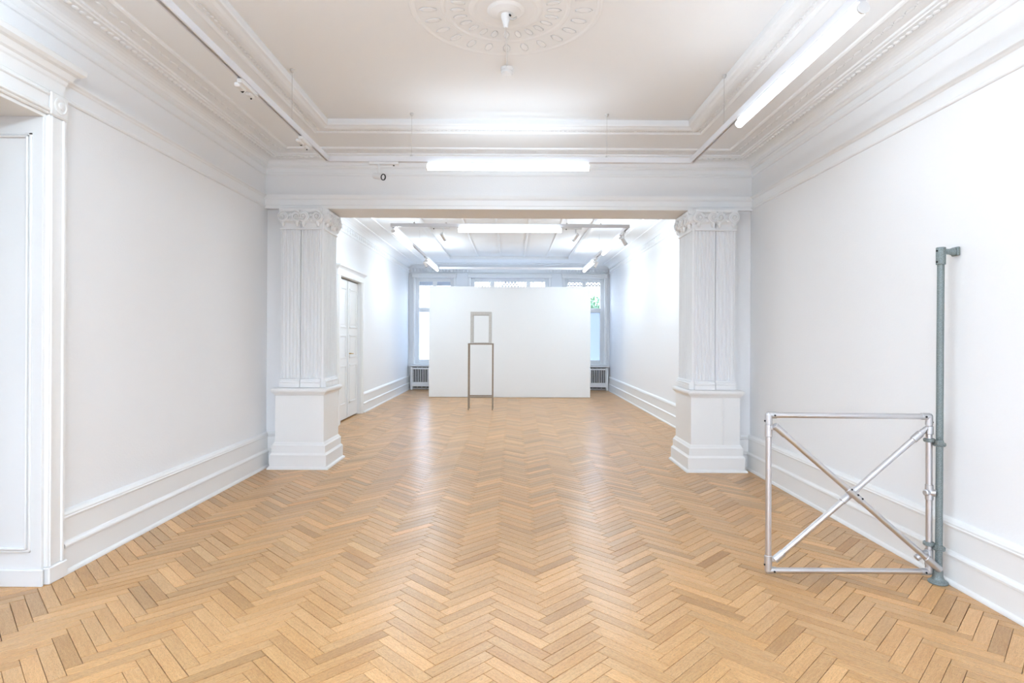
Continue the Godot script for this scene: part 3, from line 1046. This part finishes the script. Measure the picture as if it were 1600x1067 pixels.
	s.bd(XR - 0.020, XR - 0.001, 2.010, 2.064, pd - 0.030, pd + 0.030, 0.005)
	var wb := part("wall_bracket", s, "galvanised", r)
	for y in [1.972, 2.040]:
		s = sh(at)
		screw(s, P(px - 0.022, y, pd - 0.004), Vector3(-1, 0, 0.2))
		part("set_screw", s, "dark_metal", wb)
	# paired ring clamps
	for y in [0.868, 0.229]:
		s = sh(at)
		s.lathe(P(2.583, y + 0.006, D), Y, vv([0.0, -0.011, 0.028, -0.011, 0.032, -0.007, 0.032, 0.007, 0.028, 0.011, 0.0, 0.011]), 20)
		s.lathe(P(px, y - 0.016, pd), Y, vv([0.0, -0.011, 0.031, -0.011, 0.035, -0.007, 0.035, 0.007, 0.031, 0.011, 0.0, 0.011]), 20)
		s.bd(2.590, px, y - 0.014, y + 0.014, pd - 0.045, pd - 0.015, 0.004)
		var cl := part("ring_clamp", s, "galvanised", r)
		s = sh(at)
		s.lathe(P(2.607, y + 0.008, pd - 0.034), Y, vv([0.008, 0.0, 0.008, 0.022, 0.006, 0.024, 0.0, 0.024]), 6)
		part("bolt", s, "galvanised", cl)

func stand_and_frame() -> void:
	var at := P(-0.64, 0, 12.05)
	var r := thing("steel_stand", "tall slender brown metal stand with four thin legs", "stand", at)
	var xs := [-0.882, -0.392]
	var ds := [11.90, 12.20]
	var s := sh(at)
	for x in xs:
		for d in ds:
			s = sh(at)
			s.bd(x - 0.011, x + 0.011, 0.0, 1.345, d - 0.011, d + 0.011, 0.002)
			part("leg", s, "raw_steel", r)
	for d in ds:
		s = sh(at)
		s.bd(xs[0], xs[1], 0.255, 0.280, d - 0.012, d + 0.012, 0.002)
		part("stretcher", s, "raw_steel", r)
	s = sh(at)
	s.bd(xs[0] - 0.013, xs[1] + 0.013, 1.335, 1.360, 11.887, 12.213, 0.003)
	part("top_plate", s, "raw_steel", r)
	var a2 := P(-0.637, 1.36, 12.05)
	var f := thing("stone_frame", "open rectangular grey stone frame standing on the tall metal stand", "sculpture", a2)
	var fx0 := -0.848
	var fx1 := -0.420
	s = sh(a2)
	s.bd(fx0, fx0 + 0.055, 1.375, 1.935, 11.94, 12.16, 0.004)
	part("side_member", s, "pale_stone", f)
	s = sh(a2)
	s.bd(fx1 - 0.055, fx1, 1.375, 1.935, 11.94, 12.16, 0.004)
	part("side_member", s, "pale_stone", f)
	s = sh(a2)
	s.bd(fx0, fx1, 1.935, 2.005, 11.94, 12.16, 0.004)
	part("top_member", s, "pale_stone", f)
	s = sh(a2)
	s.bd(fx0, fx1, 1.360, 1.376, 11.94, 12.16, 0.003)
	part("base_plate", s, "pale_stone", f)

func radiators() -> void:
	for e in [[-2.84, -1.60, "left", "white slatted radiator cover beneath the window next to the panelled door's wall"], [1.50, 2.70, "right", "white slatted radiator cover beneath the window with the tree outside"]]:
		var x0: float = e[0]
		var x1: float = e[1]
		var d0 := 16.40
		var d1 := 16.585
		var at := P((x0 + x1) * 0.5, 0, d0)
		var r := thing("radiator_cover", e[3], "radiator", at, "radiator covers under the windows")
		var s := sh(at)
		s.bd(x0 - 0.03, x1 + 0.03, 0.66, 0.685, d0 - 0.03, 16.535, 0.006)
		part("shelf", s, "trim_paint", r)
		s = sh(at)
		s.bd(x0 + 0.01, x1 - 0.01, 0.0, 0.66, d1 - 0.02, d1)
		part("back_panel", s, "trim_paint", r)
		s = sh(at)
		for x in [x0, x1 - 0.06]:
			s.bd(x, x + 0.06, 0.0, 0.62, d0, d0 + 0.03, 0.004)
		s.bd(x0 + 0.06, x1 - 0.06, 0.575, 0.62, d0, d0 + 0.03, 0.004)
		s.bd(x0 + 0.06, x1 - 0.06, 0.09, 0.215, d0, d0 + 0.03, 0.004)
		s.bd(x0, x0 + 0.02, 0.0, 0.62, d0 + 0.03, d1, 0.002)
		s.bd(x1 - 0.02, x1, 0.0, 0.62, d0 + 0.03, d1, 0.002)
		for x in [x0, x0 + 0.49, x1 - 0.55, x1 - 0.06]:
			s.bd(x, x + 0.06, 0.09, 0.62, d0 - 0.001, d0 + 0.03, 0.004)
			s.bd(x + 0.01, x + 0.05, 0.62, 0.66, d0 + 0.002, d0 + 0.03)
		part("front_frame", s, "trim_paint", r)
		var n := int((x1 - x0 - 0.12) / 0.048)
		for k in n:
			var xx := x0 + 0.06 + (k + 0.5) * (x1 - x0 - 0.12) / n
			s = sh(at)
			s.bd(xx - 0.0085, xx + 0.0085, 0.215, 0.575, d0 + 0.004, d0 + 0.024, 0.002)
			part("slat", s, "trim_paint", r)
		s = sh(at)
		for k in 9:
			var xx := x0 + 0.12 + k * (x1 - x0 - 0.24) / 8.0
			s.bd(xx - 0.06, xx + 0.06, 0.06, 0.63, d0 + 0.05, d0 + 0.15, 0.02)
		part("radiator_ribs", s, "radiator_enamel", r)

func tube_light(a: Vector3, b: Vector3, label: String, group: String, gain := 1.0, lift := 1.0) -> void:
	# lit batten clipped under the track: a is where it starts, at the underside of the track
	var m := (a + b) * 0.5
	var r := thing("tube_light", label, "light", m, group)
	var al := dirv(a, b)
	var side := al.cross(Vector3.UP).normalized()
	var l := a.distance_to(b)
	var s := Shape.new()
	s.xf = Transform3D(Basis(al, Vector3.UP, side), Vector3.ZERO)
	s.box(Vector3(0, -0.008, 0), Vector3(l, 0.016, 0.040), 0.003)
	part("housing", s, "track_metal", r)
	s = Shape.new()
	s.tube([al * (-l * 0.5) + Vector3.DOWN * 0.046, al * (l * 0.5) + Vector3.DOWN * 0.046], 0.029, 20)
	part("lit_diffuser", s, "lit_diffuser", r)
	s = Shape.new()
	for e in [-1.0, 1.0]:
		s = Shape.new()
		s.tube([al * e * l * 0.5 + Vector3.DOWN * 0.046, al * e * (l * 0.5 + 0.012) + Vector3.DOWN * 0.046], 0.030, 18)
		part("end_cap", s, "white_plastic", r)
	area("down_glow", Vector3.DOWN * 0.078, Vector3.DOWN, al, l * 0.98, 0.05, TUBE_E * 0.7 * gain, r)
	area("side_glow", Vector3.DOWN * 0.034 + side * 0.034, side * 0.83 + Vector3.UP * 0.56, al, l * 0.98, 0.04, TUBE_E * 0.34 * gain * lift, r)
	area("side_glow", Vector3.DOWN * 0.034 - side * 0.034, -side * 0.83 + Vector3.UP * 0.56, al, l * 0.98, 0.04, TUBE_E * 0.34 * gain * lift, r)

func track(x0: float, x1: float, d0: float, d1: float, y: float, hangers: Array, label: String) -> void:
	var at := P((x0 + x1) * 0.5, y, (d0 + d1) * 0.5)
	var r := thing("light_track", label, "light track", at)
	var h := 0.025
	var s := sh(at)
	s.bd(x0 - 0.02, x1 + 0.02, y - h, y + h, d1 - 0.02, d1 + 0.02, 0.003)
	part("track_rail", s, "track_metal", r)
	s = sh(at)
	s.bd(x0 - 0.02, x1 + 0.02, y - h, y + h, d0 - 0.02, d0 + 0.02, 0.003)
	part("track_rail", s, "track_metal", r)
	for x in [x0, x1]:
		s = sh(at)
		s.bd(x - 0.02, x - 0.008, y - h, y + h, d0 + 0.02, d1 - 0.02, 0.002)
		s.bd(x + 0.008, x + 0.02, y - h, y + h, d0 + 0.02, d1 - 0.02, 0.002)
		s.bd(x - 0.008, x + 0.008, y - 0.002, y + h, d0 + 0.02, d1 - 0.02, 0.0)
		part("track_rail", s, "track_metal", r)
	for e in hangers:
		s = sh(at)
		s.tube([P(e[0], y + h, e[1]), P(e[0], CEIL - 0.002, e[1])], 0.0016, 6)
		s.lathe(P(e[0], CEIL + 0.001, e[1]), Vector3.DOWN, vv([0.018, 0.0, 0.018, 0.010, 0.007, 0.028, 0.0, 0.030]), 12)
		s.lathe(P(e[0], y + h - 0.001, e[1]), Vector3.UP, vv([0.016, 0.0, 0.014, 0.006, 0.005, 0.022, 0.0, 0.024]), 10)
		part("hanger_wire", s, "steel_wire", r)

func spot(at: Vector3, along: Vector3, aim: Vector3, label: String, group: String) -> void:
	# spotlight: adapter in the track, stem and round head with a dark rim
	var r := thing("spotlight", label, "spotlight", at, group)
	var side := along.cross(Vector3.UP).normalized()
	var s := Shape.new()
	s.xf = Transform3D(Basis(along, Vector3.UP, side), Vector3.ZERO)
	s.box(Vector3(0.05, -0.013, 0), Vector3(0.28, 0.026, 0.034), 0.004)
	part("adapter", s, "white_plastic", r)
	s = Shape.new()
	s.tube([Vector3(0, -0.02, 0), Vector3(0, -0.105, 0)], 0.009, 10)
	part("stem", s, "white_plastic", r)
	s = Shape.new()
	var o := Vector3(0, -0.135, 0)
	s.lathe(o - aim * 0.06, aim, vv([0.0, 0.0, 0.024, 0.0, 0.029, 0.006, 0.031, 0.12]), 24)
	var hd := part("lamp_head", s, "white_plastic", r)
	s = Shape.new()
	s.lathe(o + aim * 0.060, aim, vv([0.031, 0.0, 0.031, 0.006, 0.023, 0.006, 0.022, -0.004]), 24)
	part("rim", s, "black_plastic", hd)
	s = Shape.new()
	s.lathe(o + aim * 0.056, aim, vv([0.025, 0.0, 0.018, 0.004, 0.0, 0.006]), 24)
	part("lens", s, "white_plastic", hd)
	s = Shape.new()
	s.lathe(along * 0.14 + Vector3.DOWN * 0.020 - side * 0.012, Vector3.DOWN, vv([0.008, 0.0, 0.008, 0.014, 0.0, 0.014]), 8)
	part("lock_knob", s, "black_plastic", r)

func plug(at: Vector3, along: Vector3, label: String, group: String) -> void:
	# adapter block without a lamp: two white bodies and a black key
	var side := along.cross(Vector3.UP).normalized()
	if side.x > 0.0:
		side = -side
	var r := thing("track_adapter", label, "adapter", at, group)
	var s := Shape.new()
	s.xf = Transform3D(Basis(along, Vector3.UP, side), Vector3.ZERO)
	s.box(Vector3(0, -0.014, 0.0), Vector3(0.24, 0.028, 0.036), 0.004)
	s.box(Vector3(-0.06, -0.030, 0.022), Vector3(0.09, 0.030, 0.044), 0.008)
	s.box(Vector3(0.07, -0.034, 0.016), Vector3(0.08, 0.026, 0.036), 0.008)
	part("body", s, "white_plastic", r)
	s = Shape.new()
	s.xf = Transform3D(Basis(along, Vector3.UP, side), Vector3.ZERO)
	s.lathe(Vector3(0.0, -0.03, 0.034), Vector3(0, -0.5, 0.5), vv([0.012, -0.01, 0.012, 0.010, 0.008, 0.014, 0.0, 0.014]), 12)
	part("release_key", s, "black_plastic", r)
	s = Shape.new()
	s.xf = Transform3D(Basis(along, Vector3.UP, side), Vector3.ZERO)
	s.lathe(Vector3(0.085, -0.046, 0.016), Vector3.DOWN, vv([0.006, 0.0, 0.006, 0.008, 0.0, 0.008]), 8)
	part("release_key", s, "black_plastic", r)

func light_tracks() -> void:
	var y := 3.165
	var x0 := -1.745
	var x1 := 1.685
	track(x0, x1, -1.60, 5.52, y, [[-0.955, 5.52], [0.885, 5.52], [-1.745, 4.62], [1.685, 4.68], [-1.745, 2.2], [1.685, 2.2], [-1.745, 0.0], [1.685, 0.0]], "white rectangular lighting track hung on wires below the ceiling rose")
	var u := y - 0.025
	var fg := "tube lights of the front room"
	tube_light(P(-0.805, u, 5.52), P(0.715, u, 5.52), "lit tube light hanging in front of the beam between the fluted piers", fg, 0.5)
	tube_light(P(x1, u, 2.83), P(x1, u, 4.36), "lit tube light on the track along the wall of the pipe gate", fg, 0.24)
	# unseen tubes added on the track behind the camera as fill light
	for e in [[x1, -0.9, "added unseen fill tube overhead on the gate-side rail, by the rear windows"], [x1, 0.9, "added unseen fill tube overhead on the gate-side rail, next in line after the gate's tube"], [x0, -0.9, "added unseen fill tube overhead on the doorway-side rail, by the rear windows"], [x0, 0.9, "added unseen fill tube overhead on the doorway-side rail, level with the open doorway"]]:
		tube_light(P(e[0], u, e[1]), P(e[0], u, e[1] + 1.53), e[2], fg, 0.5 if e[0] > 0.0 else 1.7, 0.8 if e[0] > 0.0 else 2.3)
	spot(P(-1.265, u, 5.52), Vector3.RIGHT, Vector3(0.80, -0.25, 0.50).normalized(), "small white spotlight with a black rim hanging before the beam", "spotlights of the front room")
	plug(P(x0, u, 3.85), Vector3.FORWARD, "white track adapter with black key, farther from the beam", "track adapters")
	plug(P(x0, u, 4.92), Vector3.FORWARD, "white track adapter with black key, closer to the beam", "track adapters")
	# far room
	var fy := 3.135
	var fx0 := -1.775
	var fx1 := 1.705
	track(fx0, fx1, 8.63, 14.02, fy, [[-1.45, 8.63], [-0.98, 8.63], [0.80, 8.63], [1.30, 8.63], [-1.775, 11.2], [1.705, 11.5]], "white rectangular lighting track hung over the far room")
	var fu := fy - 0.025
	tube_light(P(-0.80, fu, 8.63), P(0.72, fu, 8.63), "lit tube light just beyond the beam, crossing the far room", "tube lights of the far room", 1.2)
	tube_light(P(fx0, fu, 8.72), P(fx0, fu, 10.30), "lit tube light above the panelled double door's wall, nearer the beam", "tube lights of the far room", 1.2)
	tube_light(P(fx0, fu, 12.15), P(fx0, fu, 13.85), "lit tube light above the panelled double door's wall, nearer the windows", "tube lights of the far room", 1.2)
	tube_light(P(fx1, fu, 9.25), P(fx1, fu, 11.0), "lit tube light along the far room's doorless wall, nearer the beam", "tube lights of the far room", 1.2)
	tube_light(P(fx1, fu, 12.2), P(fx1, fu, 13.9), "lit tube light along the far room's doorless wall, nearer the windows", "tube lights of the far room", 1.2)
	var g := "spotlights of the far room"
	spot(P(-1.02, fu, 8.63), Vector3.LEFT, Vector3(0.3, -0.5, -0.6).normalized(), "white spotlight beside the far room's crossing tube, on the double door's side", g)
	spot(P(0.93, fu, 8.63), Vector3.LEFT, Vector3(-0.4, -0.5, -0.6).normalized(), "white spotlight beside the far room's crossing tube, on the doorless wall's side", g)
	spot(P(fx1, fu, 8.98), Vector3.FORWARD, Vector3(0.5, -0.6, -0.4).normalized(), "white spotlight at the start of the far track, doorless side", g)
	spot(P(fx0, fu, 11.95), Vector3.FORWARD, Vector3(0.3, -0.6, -0.4).normalized(), "white spotlight between two tubes above the double door's wall", g)
	spot(P(fx1, fu, 11.9), Vector3.FORWARD, Vector3(-0.3, -0.6, -0.4).normalized(), "white spotlight between two tubes along the doorless wall", g)

func ceiling_fittings() -> void:
	var c := P(-0.05, CEIL, 3.76)
	var r := thing("ceiling_rose", "large round white plaster rose on the front room ceiling", "ceiling rose", c)
	var s := sh(c)
	s.lathe(c + Vector3.UP * 0.001, Vector3.DOWN, vv([0.62, 0.0, 0.614, 0.004, 0.60, 0.006, 0.588, 0.004, 0.58, 0.002, 0.42, 0.002, 0.412, 0.005, 0.398, 0.006, 0.385, 0.002, 0.24, 0.003, 0.225, 0.007, 0.205, 0.009, 0.185, 0.006, 0.12, 0.008, 0.10, 0.020, 0.05, 0.034, 0.0, 0.034]), 72)
	part("plaster_disc", s, "stucco", r)
	s = sh(c)
	for k in 24:
		var an := TAU * k / 24.0
		var dv := Vector3(cos(an), 0, sin(an))
		s.egg(c + dv * 0.50 + Vector3.DOWN * 0.003, Vector3.DOWN, dv, 0.060, 0.028, 0.0018)
		s.egg(c + dv * 0.31 + Vector3.DOWN * 0.004, Vector3.DOWN, dv, 0.050, 0.022, 0.0015)
	part("leaf_relief", s, "stucco", r).set_meta("kind", "stuff")
	var hk := c + Vector3.DOWN * 0.033
	r = thing("ceiling_outlet", "white capped cable outlet in the middle of the ceiling rose", "outlet", hk)
	s = sh(hk)
	s.lathe(hk, Vector3.DOWN, vv([0.030, 0.0, 0.030, 0.02, 0.022, 0.05, 0.012, 0.085, 0.0, 0.09]), 16)
	part("cap", s, "white_plastic", r)
	s = sh(hk)
	s.tube([hk + Vector3(0.015, -0.03, 0.01), hk + Vector3(0.045, -0.03, 0.0), hk + Vector3(0.07, -0.012, -0.01)], 0.007, 8)
	part("hook", s, "steel_wire", r)
	s = sh(hk)
	s.lathe(hk + Vector3(0.028, -0.02, 0.03), Vector3(0.3, -0.6, 0.6), vv([0.006, -0.01, 0.006, 0.006, 0.0, 0.006]), 10)
	part("plug", s, "black_plastic", r)
	s = sh()
	s.tube([P(-0.05, CEIL - 0.036, 3.80), P(-0.052, CEIL - 0.020, 3.96), P(-0.05, CEIL - 0.010, 4.20), P(-0.05, CEIL - 0.010, 4.36), P(-0.05, CEIL - 0.004, 4.42), P(-0.05, CEIL - 0.004, 4.54)], 0.004, 6)
	solo("ceiling_cable", s, "white_plastic", "thin white cable running over the ceiling to the smoke detector", "cable")
	var sd := P(-0.05, CEIL, 4.58)
	r = thing("smoke_detector", "round white smoke detector on the ceiling beside the rose", "smoke detector", sd)
	s = sh(sd)
	s.lathe(sd, Vector3.DOWN, vv([0.050, -0.001, 0.050, 0.022, 0.046, 0.026]), 28)
	part("base", s, "white_plastic", r)
	s = sh(sd)
	s.lathe(sd, Vector3.DOWN, vv([0.0, 0.02, 0.043, 0.022, 0.047, 0.030, 0.046, 0.044, 0.036, 0.052, 0.0, 0.054]), 28)
	part("cover", s, "white_plastic", r)

func outside() -> void:
	var s := sh()
	s.bd(-40, 40, -1.3, -1.1, DF + 0.7, 80)
	s.bd(-40, -6.7, -1.3, -1.1, -60, DF + 0.7)
	s.bd(-6.7, 40, -1.3, -1.1, -60, DN - 0.6)
	solo("street_paving", s, "paving", "pale paved ground outside the windows", "ground").set_meta("kind", "structure")
	var at := P(3.75, -1.1, 26.0)
	var r := thing("garden_tree", "bushy green tree outside the window beside the exhibition wall", "tree", at)
	s = sh(at)
	s.tube([at, at + Vector3(0.05, 1.6, 0), at + Vector3(-0.05, 3.2, 0.1)], 0.14, 10, true, 0.06)
	part("trunk", s, "bark", r)
	s = sh(at)
	var rng := RandomNumberGenerator.new()
	rng.seed = 5
	for k in 2600:
		var q := Vector3(rng.randfn(), rng.randfn(), rng.randfn()).normalized() * pow(rng.randf(), 0.45)
		var o := at + Vector3(0, 3.35, 0) + q * Vector3(1.15, 1.15, 1.1)
		var u := Vector3(rng.randfn(), rng.randfn(), rng.randfn()).normalized()
		var w := u.cross(Vector3(rng.randfn(), rng.randfn(), rng.randfn())).normalized()
		var nn := u.cross(w)
		s.tri(o - u * 0.09, o + w * 0.045, o + u * 0.09, nn, nn, nn)
		s.tri(o - u * 0.09, o - w * 0.045, o + u * 0.09, nn, nn, nn)
	part("foliage", s, "leaves", r).set_meta("kind", "stuff")
